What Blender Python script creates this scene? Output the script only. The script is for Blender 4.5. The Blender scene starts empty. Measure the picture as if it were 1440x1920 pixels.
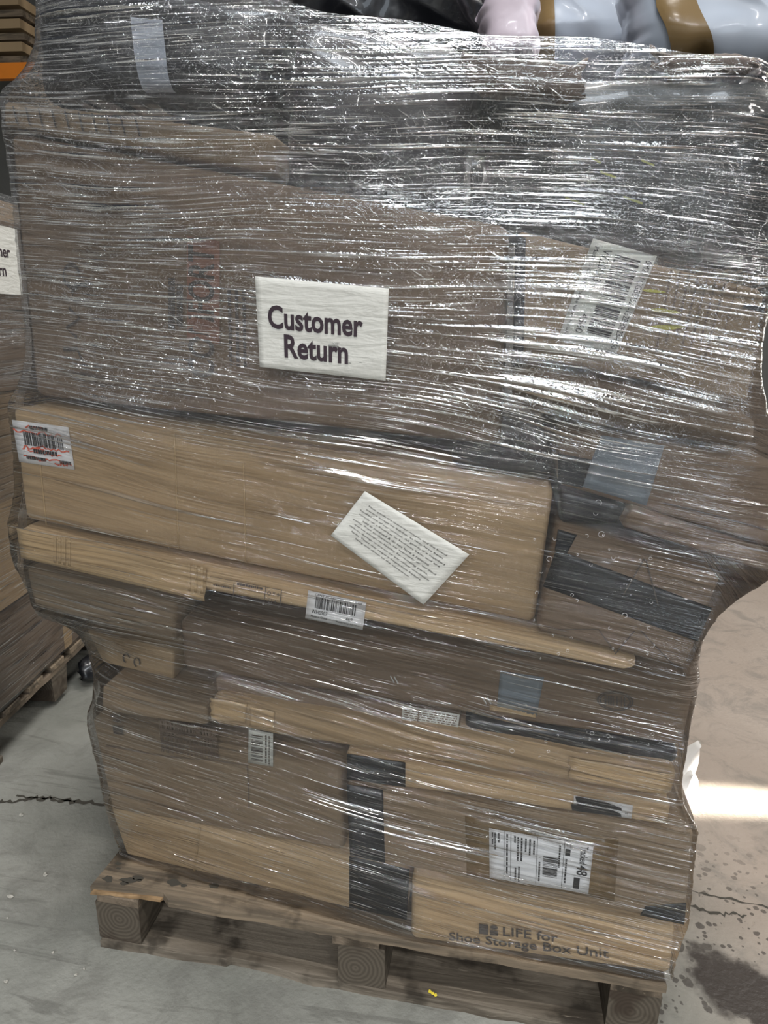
import bpy, bmesh, math, random
import numpy as np
from mathutils import Matrix, Vector

random.seed(7)
rng = np.random.default_rng(11)
SC = bpy.context.scene
COL = SC.collection

# ------------------------------------------------------------------ camera
CAM = np.array([.804, -1.171, 1.38])
YAW, PITCH, ROLL, FPX = math.radians(-9.14), math.radians(15.21), math.radians(-1.99), 1339.0
def _basis():
    cy, sy, cp, sp = math.cos(YAW), math.sin(YAW), math.cos(PITCH), math.sin(PITCH)
    f = np.array([sy*cp, cy*cp, -sp]); r = np.array([cy, -sy, 0.]); d = np.cross(f, r)
    c, s = math.cos(ROLL), math.sin(ROLL)
    return np.array([c*r+s*d, -s*r+c*d, f])
RM = _basis()
cam = bpy.data.cameras.new('camera'); camo = bpy.data.objects.new('camera', cam); COL.objects.link(camo)
cam.sensor_fit = 'HORIZONTAL'; cam.sensor_width = 36; cam.lens = FPX/1440*36
cam.clip_start = .05; cam.clip_end = 100
m = Matrix.Identity(4)
for i in range(3):
    m[i][0] = RM[0][i]; m[i][1] = -RM[1][i]; m[i][2] = -RM[2][i]; m[i][3] = CAM[i]
camo.matrix_world = m
SC.camera = camo

# ------------------------------------------------------------------ light
SC.view_settings.view_transform = 'Standard'; SC.view_settings.look = 'None'
SC.view_settings.gamma = 1; SC.view_settings.use_curve_mapping = False
SC.view_settings.exposure = -0.38
w = bpy.data.worlds.new('warehouse_air'); SC.world = w; w.use_nodes = True
bg = w.node_tree.nodes['Background']; bg.inputs[0].default_value = (.80, .86, 1, 1); bg.inputs[1].default_value = .055

def area(name, loc, target, sx, sy, power, col, spread=180):
    l = bpy.data.lights.new(name, 'AREA'); l.shape = 'RECTANGLE'; l.size = sx; l.size_y = sy
    l.energy = power; l.color = col; l.spread = math.radians(spread)
    o = bpy.data.objects.new(name, l); COL.objects.link(o); o.location = loc
    o.rotation_euler = (Vector(target)-Vector(loc)).to_track_quat('-Z', 'Y').to_euler()
    return o
for ly, e in ((-13., 420), (-9., 280), (-5.2, 130), (-1.6, 95), (2.0, 110)):    # rows of strip lamps under the roof
    for lx in (-3.0, .6, 4.2):
        if ly > -6 and lx < 0: continue
        area('ceiling_lamp', (lx, ly, 5.2), (lx, ly, 0), 1.5, .08, e, (1, .97, .93) if ly > -6 else (.92, .96, 1))
area('dock_door_daylight', (4.4, -8.0, 1.5), (1.2, 0, 1.3), 1.6, 2.8, 90, (.78, .89, 1))
area('side_door_daylight', (8.5, 5.0, 1.6), (2.0, 2.2, 0), 3.0, 3.0, 420, (1, .97, .92))
area('roof_light_daylight', (.8, -.4, 4.9), (.7, .2, 1.8), 1.6, .8, 75, (.84, .92, 1))
area('daylight_slit', (4.2, 1.22, .62), (1.75, .875, 0), .04, .24, 3.6, (1, .97, .90), 4)

# ------------------------------------------------------------------ helpers
def ray(u, v): return RM.T @ np.array([(u-720)/FPX, (v-960)/FPX, 1.])
def onz(u, v, z): d = ray(u, v); return CAM+(z-CAM[2])/d[2]*d
def ony(u, v, y): d = ray(u, v); return CAM+(y-CAM[1])/d[1]*d

def _hash(i, j, s):
    n = (i.astype(np.int64)*374761393 + j.astype(np.int64)*668265263 + s*2147483647) & 0xffffffff
    n = ((n ^ (n >> 13))*1274126177) & 0xffffffff
    return ((n ^ (n >> 16)) & 0xffff)/65535.
def vnoise(x, y, s=0):
    x = np.asarray(x, float); y = np.asarray(y, float)
    i = np.floor(x); j = np.floor(y); fx = x-i; fy = y-j
    fx = fx*fx*(3-2*fx); fy = fy*fy*(3-2*fy)
    return ((_hash(i, j, s)*(1-fx)+_hash(i+1, j, s)*fx)*(1-fy)+(_hash(i, j+1, s)*(1-fx)+_hash(i+1, j+1, s)*fx)*fy)
def fbm(x, y, s=0, o=3): return sum(vnoise(np.asarray(x)*2**k, np.asarray(y)*2**k, s+k)*.5**k for k in range(o))/(2-.5**(o-1))

def props(o, label=None, cat=None, group=None, kind=None):
    if label: o['label'] = label
    if cat: o['category'] = cat
    if group: o['group'] = group
    if kind: o['kind'] = kind
    return o
def empty(name, loc, label, cat, group=None):
    o = bpy.data.objects.new(name, None); COL.objects.link(o); o.location = [float(a) for a in loc]
    o.empty_display_size = .05
    return props(o, label, cat, group)
def link(name, V, Fc, mt, parent=None, smooth=False, uv=None):
    V = np.asarray(V, float)
    off = np.zeros(3)
    p = parent
    while p is not None: off = off+np.array(p.location); p = p.parent
    me = bpy.data.meshes.new(name)
    me.from_pydata((V-off).tolist(), [], [tuple(int(a) for a in f) for f in Fc])
    if smooth: me.polygons.foreach_set('use_smooth', [True]*len(me.polygons))
    if uv is not None:
        l = me.uv_layers.new(name='UVMap'); vi = np.empty(len(me.loops), int); me.loops.foreach_get('vertex_index', vi)
        l.data.foreach_set('uv', np.asarray(uv, np.float32)[vi].ravel())
    me.materials.append(mt); me.update()
    o = bpy.data.objects.new(name, me); COL.objects.link(o); o.parent = parent
    return o
def gridfaces(nx, ny, off=0):
    return [(off+j*nx+i, off+j*nx+i+1, off+(j+1)*nx+i+1, off+(j+1)*nx+i) for j in range(ny-1) for i in range(nx-1)]
def box_vf(x0, x1, y0, y1, z0, z1):
    V = [(x, y, z) for z in (z0, z1) for y in (y0, y1) for x in (x0, x1)]
    return V, [(0, 2, 3, 1), (4, 5, 7, 6), (0, 1, 5, 4), (2, 6, 7, 3), (0, 4, 6, 2), (1, 3, 7, 5)]

# ------------------------------------------------------------------ materials
class NT:
    def __init__(s, name):
        s.m = bpy.data.materials.new(name); s.m.use_nodes = True; s.t = s.m.node_tree; s.t.nodes.clear()
        s.out = s.n('ShaderNodeOutputMaterial')
    def n(s, typ, **kw):
        nd = s.t.nodes.new(typ)
        for k, v in kw.items(): setattr(nd, k, v)
        return nd
    def l(s, a, b): s.t.links.new(a, b)
    def set(s, sock, v):
        if hasattr(v, 'is_linked') or isinstance(v, bpy.types.NodeSocket): s.l(v, sock)
        else: sock.default_value = v
    def math(s, op, a, b=0., clamp=False):
        nd = s.n('ShaderNodeMath', operation=op); nd.use_clamp = clamp; s.set(nd.inputs[0], a); s.set(nd.inputs[1], b); return nd.outputs[0]
    def vmul(s, v, k):
        nd = s.n('ShaderNodeVectorMath', operation='MULTIPLY'); s.l(v, nd.inputs[0]); nd.inputs[1].default_value = k; return nd.outputs[0]
    def vadd(s, v, k):
        nd = s.n('ShaderNodeVectorMath', operation='ADD'); s.l(v, nd.inputs[0]); s.set(nd.inputs[1], k); return nd.outputs[0]
    def noise(s, v, scale=1., detail=3., rough=.55, dist=0.):
        nd = s.n('ShaderNodeTexNoise'); s.l(v, nd.inputs['Vector']); nd.inputs['Scale'].default_value = scale
        nd.inputs['Detail'].default_value = detail; nd.inputs['Roughness'].default_value = rough; nd.inputs['Distortion'].default_value = dist
        return nd.outputs[0]
    def ramp(s, f, a, b, c0=0., c1=1.):
        nd = s.n('ShaderNodeMapRange'); nd.interpolation_type = 'SMOOTHSTEP'; s.l(f, nd.inputs[0])
        for k, v in zip((1, 2, 3, 4), (a, b, c0, c1)): nd.inputs[k].default_value = v
        return nd.outputs[0]
    def mix(s, f, a, b):
        nd = s.n('ShaderNodeMix', data_type='RGBA'); s.set(nd.inputs[0], f); s.set(nd.inputs[6], a); s.set(nd.inputs[7], b); return nd.outputs[2]
    def bump(s, h, strength, dist):
        nd = s.n('ShaderNodeBump'); s.l(h, nd.inputs['Height']); nd.inputs['Strength'].default_value = strength; nd.inputs['Distance'].default_value = dist; return nd.outputs[0]
    def bsdf(s, col, rough=.6, nrm=None, metal=0., spec=.5, coat=0.):
        b = s.n('ShaderNodeBsdfPrincipled'); s.set(b.inputs['Base Color'], col); s.set(b.inputs['Roughness'], rough)
        b.inputs['Metallic'].default_value = metal; b.inputs['Specular IOR Level'].default_value = spec
        b.inputs['Coat Weight'].default_value = coat
        if nrm: s.l(nrm, b.inputs['Normal'])
        return b.outputs[0]
    def done(s, sh): s.l(sh, s.out.inputs[0]); return s.m
    def pos(s, rnd=True):
        tc = s.n('ShaderNodeTexCoord').outputs['Object']
        if not rnd: return tc
        oi = s.n('ShaderNodeObjectInfo').outputs['Random']
        return s.vadd(tc, s.math('MULTIPLY', oi, 37.))
def rgb(r, g, b):
    f = lambda c: ((c/255+.055)/1.055)**2.4 if c > 10 else c/255/12.92
    return (f(r), f(g), f(b), 1)
def mulc(c, k): return (c[0]*k, c[1]*k, c[2]*k, 1)

def m_plain(name, col, rough=.6, spec=.5, bump=0., bscale=60, coat=0., var=.12):
    t = NT(name); p = t.pos()
    c = t.mix(t.noise(p, 9, 4), mulc(col, 1-var), mulc(col, 1+var))
    n = t.bump(t.noise(p, bscale, 3), bump, .004) if bump else None
    return t.done(t.bsdf(c, rough, n, spec=spec, coat=coat))
def m_card(name, col):
    t = NT(name); p = t.pos()
    big = t.noise(p, 3, 3, .55); fine = t.noise(p, 90, 3, .6)
    c = t.mix(big, mulc(col, .86), mulc(col, 1.1)); c = t.mix(t.math('MULTIPLY', fine, .22), c, mulc(col, .8))
    scuff = t.ramp(t.noise(p, 14, 5, .65, .6), .66, .74, 0, .35); c = t.mix(scuff, c, mulc(col, 1.35))
    fl = t.noise(t.vmul(p, (150, 150, 2)), 1, 1)
    h = t.math('ADD', t.math('MULTIPLY', fl, .12), t.math('MULTIPLY', t.noise(p, 16, 3), 1.))
    return t.done(t.bsdf(c, .72, t.bump(h, .45, .006), spec=.3))
M = {}
M['tan'] = m_card('cardboard_tan', rgb(196, 170, 134))
M['kraft'] = m_card('cardboard_kraft', rgb(170, 146, 113))
M['brown'] = m_card('cardboard_brown', rgb(124, 106, 88))
M['dull'] = m_card('cardboard_dull', rgb(146, 127, 103))
M['black_tape'] = m_plain('black_tape', rgb(20, 22, 27), .38, bump=.3, bscale=30)
M['grey_tape'] = m_plain('grey_tape', rgb(120, 130, 138), .42, bump=.2, bscale=30)
M['brown_tape'] = m_plain('brown_tape', rgb(122, 100, 66), .3, bump=.3, bscale=25, coat=.3)
M['clear_tape'] = m_plain('packing_tape', rgb(184, 158, 120), .28, bump=.2, bscale=25, coat=.3)
M['ink'] = m_plain('black_ink', rgb(26, 24, 26), .6)
M['ink_soft'] = m_plain('faded_ink', rgb(82, 74, 68), .7)
M['ink_pale'] = m_plain('pale_print', rgb(112, 96, 82), .7)
M['ink_plum'] = m_plain('plum_ink', rgb(44, 28, 38), .6)
M['red_marker'] = m_plain('red_marker', rgb(206, 92, 66), .6)
M['red_print'] = m_plain('red_print', rgb(138, 100, 82), .7)
M['highlighter'] = m_plain('green_highlighter', rgb(172, 170, 72), .6)
M['olive_mark'] = m_plain('olive_print', rgb(120, 126, 56), .6)
M['staple'] = m_plain('steel_staple', rgb(200, 200, 196), .3, spec=.8)
M['black_plastic'] = m_plain('black_plastic', rgb(20, 21, 25), .34, bump=.9, bscale=14, coat=.4)
M['dark_plastic'] = m_plain('charcoal_plastic', rgb(38, 36, 39), .4, bump=.9, bscale=12, coat=.3)
M['green_plastic'] = m_plain('dark_green_plastic', rgb(28, 33, 34), .4, bump=.9, bscale=11, coat=.3)
M['grey_plastic'] = m_plain('grey_poly', rgb(168, 176, 188), .34, bump=.55, bscale=9, coat=.25, var=.06)
M['dark_brown'] = m_plain('dark_brown_wrap', rgb(84, 70, 60), .5, bump=.8, bscale=20)
M['pink_plastic'] = m_plain('pinkish_poly', rgb(214, 200, 210), .3, bump=.7, bscale=14, coat=.3)
M['white_plastic'] = m_plain('white_plastic', rgb(236, 232, 226), .4, bump=.2)
M['pebble'] = m_plain('stone', rgb(170, 166, 156), .8, bump=.4)
M['yellow'] = m_plain('yellow_foam', rgb(236, 214, 70), .7)
M['orange'] = m_plain('orange_paint', rgb(236, 136, 40), .5)
M['cream'] = m_plain('cream_paint', rgb(206, 200, 170), .5)
M['rackgrey'] = m_plain('grey_paint', rgb(96, 98, 96), .5)

def m_paper(name, col, wr=.35):
    t = NT(name); p = t.pos()
    h = t.math('ADD', t.noise(t.vmul(p, (14, 14, 70)), 1, 3, .5, .4), t.math('MULTIPLY', t.noise(p, 45, 3), .4))
    return t.done(t.bsdf(col, .55, t.bump(h, wr, .010), spec=.4))
M['paper'] = m_paper('label_paper', rgb(200, 199, 192), .4)
M['paper_flat'] = m_paper('label_paper_flat', rgb(222, 222, 222), .1)
M['paper_grey'] = m_paper('label_paper_grey', rgb(206, 208, 200), .1)

def m_wood(name, c0, c1, along):
    t = NT(name); p = t.pos()
    k = [9, 9, 9]; k['xyz'.index(along)] = .8
    g = t.noise(t.vmul(p, tuple(k)), 3.2, 5, .6, .8); st = t.noise(p, 7, 4, .6)
    c = t.mix(t.ramp(g, .3, .7), c0, c1)
    c = t.mix(t.ramp(st, .50, .64, 0, .8), c, mulc(c0, .36)); c = t.mix(t.ramp(t.noise(t.vmul(p, tuple(k)), 9, 4, .7, .4), .60, .70, 0, .6), c, mulc(c1, 1.35))
    h = t.math('ADD', g, t.math('MULTIPLY', t.noise(p, 60, 3), .3))
    return t.done(t.bsdf(c, .82, t.bump(h, .6, .006), spec=.25))
M['wood_x'] = m_wood('pallet_wood', rgb(84, 76, 66), rgb(140, 124, 104), 'x')
M['wood_y'] = m_wood('pallet_wood_cross', rgb(86, 76, 64), rgb(128, 114, 98), 'y')
M['wood_fresh'] = m_wood('split_wood', rgb(134, 108, 78), rgb(174, 144, 108), 'x')
M['wood_grey'] = m_wood('grey_pallet_wood', rgb(84, 76, 66), rgb(140, 130, 116), 'x')
def m_endgrain():
    t = NT('end_grain'); p = t.pos(False)
    d = t.noise(p, 5, 2); r = t.n('ShaderNodeTexWave', wave_type='RINGS', rings_direction='Y'); t.l(t.vmul(p, (1, 1, 1)), r.inputs[0])
    r.inputs['Scale'].default_value = 34; r.inputs['Distortion'].default_value = 3.5; r.inputs['Detail'].default_value = 2
    c = t.mix(r.outputs[1], rgb(78, 71, 62), rgb(94, 86, 75)); c = t.mix(t.ramp(t.noise(t.pos(), 9, 3), .5, .62, 0, .8), c, rgb(60, 50, 42))
    return t.done(t.bsdf(c, .85, t.bump(r.outputs[1], .15, .003), spec=.2))
M['endgrain'] = m_endgrain()

def m_floor():
    t = NT('concrete'); p = t.pos(False)
    sep = t.n('ShaderNodeSeparateXYZ'); t.l(p, sep.inputs[0]); X, Y = sep.outputs[0], sep.outputs[1]
    a = t.noise(p, 1.7, 5, .6, .5); b = t.noise(p, 22, 4, .6)
    c = t.mix(t.ramp(a, .3, .7), rgb(122, 122, 114), rgb(154, 153, 145))
    warm_light = t.ramp(t.math('ADD', X, t.math('MULTIPLY', Y, .25)), 1.15, 1.75)  # mixed lighting painted into the slab colour: warmer towards the right
    c = t.mix(t.math('MULTIPLY', warm_light, .85), c, t.mix(a, rgb(150, 134, 120), rgb(172, 157, 144)))
    c = t.mix(t.math('MULTIPLY', t.ramp(t.noise(p, 7, 6, .7, .8), .46, .66), .42), c, rgb(104, 102, 96))
    # drag marks
    rot = t.n('ShaderNodeMapping'); t.l(p, rot.inputs[0]); rot.inputs['Rotation'].default_value = (0, 0, .6); rot.inputs['Scale'].default_value = (1.2, 12, 1)
    dm = t.ramp(t.noise(rot.outputs[0], 1.6, 4, .6, 1.2), .56, .66, 0, .5); c = t.mix(t.math('MULTIPLY', dm, t.ramp(X, 1.2, .9)), c, rgb(92, 90, 84))
    # splashes of water on the right
    def vor(sc):
        v = t.n('ShaderNodeTexVoronoi'); t.l(p, v.inputs['Vector']); v.inputs['Scale'].default_value = sc; return v
    v2 = t.noise(p, 34, 3, .6); va, vb = vor(30), vor(62)
    side = t.math('MULTIPLY', t.ramp(t.math('SUBTRACT', X, t.math('MULTIPLY', Y, .12)), 1.08, 1.24), t.ramp(Y, .80, .35))
    def drops(v, lo):
        sz = t.n('ShaderNodeSeparateColor'); t.l(v.outputs['Color'], sz.inputs[0])
        rad = t.math('MULTIPLY', t.ramp(sz.outputs[0], lo, 1., 0., .42), 1.)
        return t.ramp(t.math('SUBTRACT', t.math('ADD', v.outputs['Distance'], t.math('MULTIPLY', t.math('SUBTRACT', v2, .5), .45)), rad), .04, -.03)
    drop = t.math('MULTIPLY', t.math('MAXIMUM', drops(va, .35), drops(vb, .3)), side)
    dx = t.math('SUBTRACT', X, 1.42); dy = t.math('SUBTRACT', Y, .17)
    q = t.math('ADD', t.math('MULTIPLY', t.math('ADD', dx, t.math('MULTIPLY', dy, .5)), t.math('ADD', dx, t.math('MULTIPLY', dy, .5))), t.math('MULTIPLY', t.math('MULTIPLY', dy, dy), 1.3))
    pud = t.ramp(t.math('ADD', t.math('SQRT', q), t.math('MULTIPLY', t.noise(p, 16, 4, .6), .14)), .20, .155)
    wet = t.math('MAXIMUM', t.math('MULTIPLY', drop, .75), t.math('MULTIPLY', pud, .95))
    c = t.mix(wet, c, rgb(62, 56, 52))
    rough = t.math('SUBTRACT', .72, t.math('MULTIPLY', wet, .35))
    h = t.math('ADD', t.math('MULTIPLY', b, .5), t.noise(p, 70, 3))
    return t.done(t.bsdf(c, rough, t.bump(h, .6, .0042), spec=.35))
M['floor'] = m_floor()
M['wall'] = m_plain('wall_paint', rgb(150, 150, 146), .8)
M['joint'] = m_plain('joint_dirt', rgb(66, 62, 54), .9)

def m_film(name, veil=1., glint=1., tint=.95):
    t = NT(name)
    uv = t.n('ShaderNodeTexCoord').outputs['UV']; po = t.n('ShaderNodeTexCoord').outputs['Object']
    sep = t.n('ShaderNodeSeparateXYZ'); t.l(po, sep.inputs[0]); Z = sep.outputs[2]
    blot = t.noise(t.vmul(uv, (2.4, 11, 1)), 1, 3)
    Zn = t.math('ADD', Z, t.math('MULTIPLY', t.math('SUBTRACT', blot, .5), .25))
    top = t.ramp(Zn, 1.06, 1.30); low = t.ramp(Zn, .92, .72)
    warp = t.noise(t.vmul(uv, (1.6, 5, 1)), 1, 1)
    uvw = t.n('ShaderNodeCombineXYZ'); s2 = t.n('ShaderNodeSeparateXYZ'); t.l(uv, s2.inputs[0]); t.l(s2.outputs[0], uvw.inputs[0])
    t.l(t.math('ADD', s2.outputs[1], t.math('MULTIPLY', warp, .05)), uvw.inputs[1]); U = uvw.outputs[0]
    fA = t.noise(t.vmul(U, (4.5, 230, 1)), 1, 2, .6)
    fB = t.noise(t.vmul(U, (1.6, 62, 1)), 1, 2, .55)
    fD = t.noise(t.vmul(U, (9, 420, 1)), 1, 1, .5)
    rot = t.n('ShaderNodeMapping'); t.l(uv, rot.inputs[0]); rot.inputs['Rotation'].default_value = (0, 0, .45)
    fC = t.noise(t.vmul(rot.outputs[0], (16, 170, 1)), 1, 2, .6)
    cr = t.noise(t.vmul(uv, (60, 85, 1)), 1, 4, .62, .7)
    fE = t.noise(t.vmul(U, (2.4, 52, 1)), 1, 2, .5); sE = t.ramp(fE, .60, .76)
    fG = t.noise(t.vmul(U, (2.2, 120, 1)), 1, 1, .5); sG = t.ramp(fG, .62, .76)
    sA = t.ramp(t.math('ADD', fA, t.math('MULTIPLY', top, .035)), .60, .70); sB = t.ramp(fB, .60, .78); sC = t.ramp(fC, .66, .76); sD = t.ramp(t.math('ADD', fD, t.math('MULTIPLY', top, .05)), .64, .74)
    speck = t.ramp(t.math('ABSOLUTE', t.math('SUBTRACT', cr, .5)), .016, .0)
    dens = t.math('ADD', t.math('MULTIPLY', top, .80), t.math('ADD', .13, t.math('MULTIPLY', low, .36)))
    dens = t.math('MULTIPLY', dens, t.ramp(blot, .34, .66, .22, 1.5))
    lines = t.math('MAXIMUM', t.math('MULTIPLY', sA, .9), t.math('MAXIMUM', t.math('MULTIPLY', sD, .7), t.math('MULTIPLY', sC, t.math('MULTIPLY', top, .7))))
    lines = t.math('MAXIMUM', lines, t.math('MULTIPLY', speck, t.math('MULTIPLY', top, .32)))
    lines = t.math('MAXIMUM', lines, sG)
    haze = t.math('ADD', t.math('ADD', .012, t.math('MULTIPLY', top, .016)), t.math('MULTIPLY', dens, t.math('ADD', t.math('MULTIPLY', sB, t.math('ADD', .12, t.math('MULTIPLY', top, .03))), t.math('MULTIPLY', lines, t.math('ADD', .22, t.math('MULTIPLY', top, .30))))))
    haze = t.math('MULTIPLY', haze, veil)
    h = t.math('ADD', t.math('MULTIPLY', fA, .55), t.math('MULTIPLY', fB, 1.5))
    h = t.math('ADD', h, t.math('MULTIPLY', fD, .25))
    h = t.math('ADD', h, t.math('MULTIPLY', top, t.math('ADD', t.math('MULTIPLY', cr, .6), t.math('MULTIPLY', fC, .5))))
    h = t.math('ADD', h, t.math('ADD', t.math('MULTIPLY', sE, 1.7), t.math('MULTIPLY', sG, .8)))
    nb = t.bump(h, 1., .0048)
    tr = t.n('ShaderNodeBsdfTransparent'); tr.inputs[0].default_value = (tint, tint, tint, 1)
    gl = t.n('ShaderNodeBsdfGlossy'); gl.inputs['Roughness'].default_value = .075; gl.inputs[0].default_value = (1, 1, 1, 1); t.l(nb, gl.inputs['Normal'])
    df = t.n('ShaderNodeBsdfDiffuse'); df.inputs[0].default_value = (.82, .82, .82, 1)
    fr = t.n('ShaderNodeFresnel'); fr.inputs[0].default_value = 1.5; t.l(nb, fr.inputs['Normal'])
    g = t.math('ADD', t.math('MULTIPLY', fr.outputs[0], 1.1*glint), t.math('ADD', t.math('MULTIPLY', t.math('MULTIPLY', dens, lines), 1.0*glint), t.math('MULTIPLY', t.math('MULTIPLY', sE, t.math('ADD', .4, dens)), .5*glint)), True)
    m1 = t.n('ShaderNodeMixShader'); t.l(haze, m1.inputs[0]); t.l(tr.outputs[0], m1.inputs[1]); t.l(df.outputs[0], m1.inputs[2])
    m2 = t.n('ShaderNodeMixShader'); t.l(g, m2.inputs[0]); t.l(m1.outputs[0], m2.inputs[1]); t.l(gl.outputs[0], m2.inputs[2])
    return t.done(m2.outputs[0])
M['film'] = m_film('stretch_film')
M['film_nb'] = m_film('stretch_film_neighbour', 1.5, 1.)

def m_bubble():
    t = NT('bubble_rim'); tr = t.n('ShaderNodeBsdfTransparent'); gl = t.bsdf((.9, .9, .9, 1), .25); m1 = t.n('ShaderNodeMixShader'); m1.inputs[0].default_value = .5
    t.l(tr.outputs[0], m1.inputs[1]); t.l(gl, m1.inputs[2]); return t.done(m1.outputs[0])
M['bubble'] = m_bubble()

# ------------------------------------------------------------------ decals: flat print, tape and labels on a surface
class Plane:                                       # y = y0 + k (x-.6) + m (z-.9)
    def __init__(s, y0, k=0., m=0., amp=0., seed=0): s.y0, s.k, s.m, s.amp, s.seed = y0, k, m, amp, seed
    def base(s, x, z): return s.y0+s.k*(x-.6)+s.m*(z-.9)
    def y(s, x, z): return s.base(x, z)+s.amp*(float(fbm(x*6+s.seed*3.7, z*6, s.seed, 2))-.5)*2
    def hit(s, u, v, off=0.):
        y = s.y0
        for _ in range(6):
            p = ony(u, v, y); y = s.y(p[0], p[2])-off
        return ony(u, v, y)
    def flat(s, u, v):
        y = s.y0
        for _ in range(6):
            p = ony(u, v, y); y = s.base(p[0], p[2])
        return ony(u, v, y)
def homog(q):
    (x0, y0), (x1, y1), (x2, y2), (x3, y3) = q
    dx1, dx2, dx3 = x1-x2, x3-x2, x0-x1+x2-x3; dy1, dy2, dy3 = y1-y2, y3-y2, y0-y1+y2-y3
    den = dx1*dy2-dx2*dy1; g = (dx3*dy2-dx2*dy3)/den; h = (dx1*dy3-dx3*dy1)/den
    return np.array([[x1-x0+g*x1, x3-x0+h*x3, x0], [y1-y0+g*y1, y3-y0+h*y3, y0], [g, h, 1]])
class Decal:
    def __init__(s, quad, surf, off): s.H = homog(quad); s.surf = surf; s.off = off
    def p(s, a, b, extra=0.):
        q = s.H @ np.array([a, b, 1]); return s.surf.hit(q[0]/q[2], q[1]/q[2], s.off+extra)
    def sheet(s, name, mt, parent, nx=12, ny=8, edge=0., label=None):
        S = []
        for j in range(ny):
            for i in range(nx):
                a, b = i/(nx-1), j/(ny-1)
                if edge: a += edge*(random.random()-.5)*(i in (0, nx-1)); b += edge*(random.random()-.5)*(j in (0, ny-1))
                S.append(s.p(a, b))
        n = len(S); S = S+[v+np.array([0, .0004, 0]) for v in S]   # thin but real thickness
        F = gridfaces(nx, ny)+[tuple(reversed(f)) for f in gridfaces(nx, ny, n)]
        rim = [i for i in range(nx)]+[j*nx+nx-1 for j in range(1, ny)]+[(ny-1)*nx+i for i in range(nx-2, -1, -1)]+[j*nx for j in range(ny-2, 0, -1)]
        F += [(rim[(k+1) % len(rim)], rim[k], rim[k]+n, rim[(k+1) % len(rim)]+n) for k in range(len(rim))]
        o = link(name, S, F, mt, parent, True)
        if label: o['label'] = label
        return o
    def prints(s, name, items, mt, parent, lift=.0014):     # items: (verts st, faces)
        V, F = [], []
        for vs, fs in items:
            b = len(V); V += [s.p(a, c, lift) for a, c in vs]; F += [tuple(b+i for i in f) for f in fs]
        return link(name, V, F, mt, parent)
_tc = {}
def glyphs(txt, bold=0.):
    key = (txt, bold)
    if key not in _tc:
        cu = bpy.data.curves.new('t', 'FONT'); cu.body = txt; cu.resolution_u = 3; cu.offset = bold
        o = bpy.data.objects.new('t', cu); COL.objects.link(o)
        dg = bpy.context.evaluated_depsgraph_get(); me = bpy.data.meshes.new_from_object(o.evaluated_get(dg))
        V = np.array([v.co[:2] for v in me.vertices]) if len(me.vertices) else np.zeros((1, 2)); F = [tuple(p.vertices) for p in me.polygons]
        bpy.data.objects.remove(o); bpy.data.curves.remove(cu); bpy.data.meshes.remove(me)
        _tc[key] = (V, F)
    return _tc[key]
def text(txt, s0, s1, t0, t1, bold=0.):
    V, F = glyphs(txt, bold); mn, mx = V.min(0), V.max(0); d = np.maximum(mx-mn, 1e-6)
    return [(s0+(v[0]-mn[0])/d[0]*(s1-s0), t1-(v[1]-mn[1])/d[1]*(t1-t0)) for v in V], F
def rect(s0, s1, t0, t1): return [(s0, t0), (s1, t0), (s1, t1), (s0, t1)], [(0, 1, 2, 3)]
def bars(s0, s1, t0, t1, n, seed, vertical=True, fill=.5):
    r = random.Random(seed); out = []; ws = [r.choice((1, 1, 2, 3)) for _ in range(2*n)]; tot = sum(ws); c = 0
    for i, wd in enumerate(ws):
        a, b = c/tot, (c+wd)/tot; c += wd
        if i % 2 == 0:
            out.append(rect(s0+a*(s1-s0), s0+b*(s1-s0), t0, t1) if vertical else rect(s0, s1, t0+a*(t1-t0), t0+b*(t1-t0)))
    return out
def dashes(s0, s1, t0, t1, seed, vertical=False):       # an illegible line of small print
    r = random.Random(seed); out = []; c = 0.
    while c < 1:
        wd = r.uniform(.03, .11); e = min(1, c+wd)
        out.append(rect(s0+c*(s1-s0), s0+e*(s1-s0), t0, t1) if not vertical else rect(s0, s1, t0+c*(t1-t0), t0+e*(t1-t0))); c = e+r.uniform(.015, .03)
    return out
def stroke(pts, wd):                                    # a pen stroke in st space
    V, F = [], []
    for i, (a, b) in enumerate(pts):
        n = pts[min(i+1, len(pts)-1)]; q = pts[max(i-1, 0)]; dx, dy = n[0]-q[0], n[1]-q[1]; L = math.hypot(dx, dy) or 1
        V += [(a-dy/L*wd, b+dx/L*wd), (a+dy/L*wd, b-dx/L*wd)]
    F = [(2*i, 2*i+1, 2*i+3, 2*i+2) for i in range(len(pts)-1)]
    return V, F

# ------------------------------------------------------------------ room
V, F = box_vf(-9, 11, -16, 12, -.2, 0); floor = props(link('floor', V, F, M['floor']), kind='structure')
V, F = box_vf(-9, 11, 12, 12.2, 0, 8); props(link('wall_back', V, F, M['wall']), kind='structure')
V, F = box_vf(-9.2, -9, -9, 12, 0, 8); props(link('wall_left', V, F, M['wall']), kind='structure')
V, F = box_vf(11, 11.2, -9, 12, 0, 8); props(link('wall_right', V, F, M['wall']), kind='structure')

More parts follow.
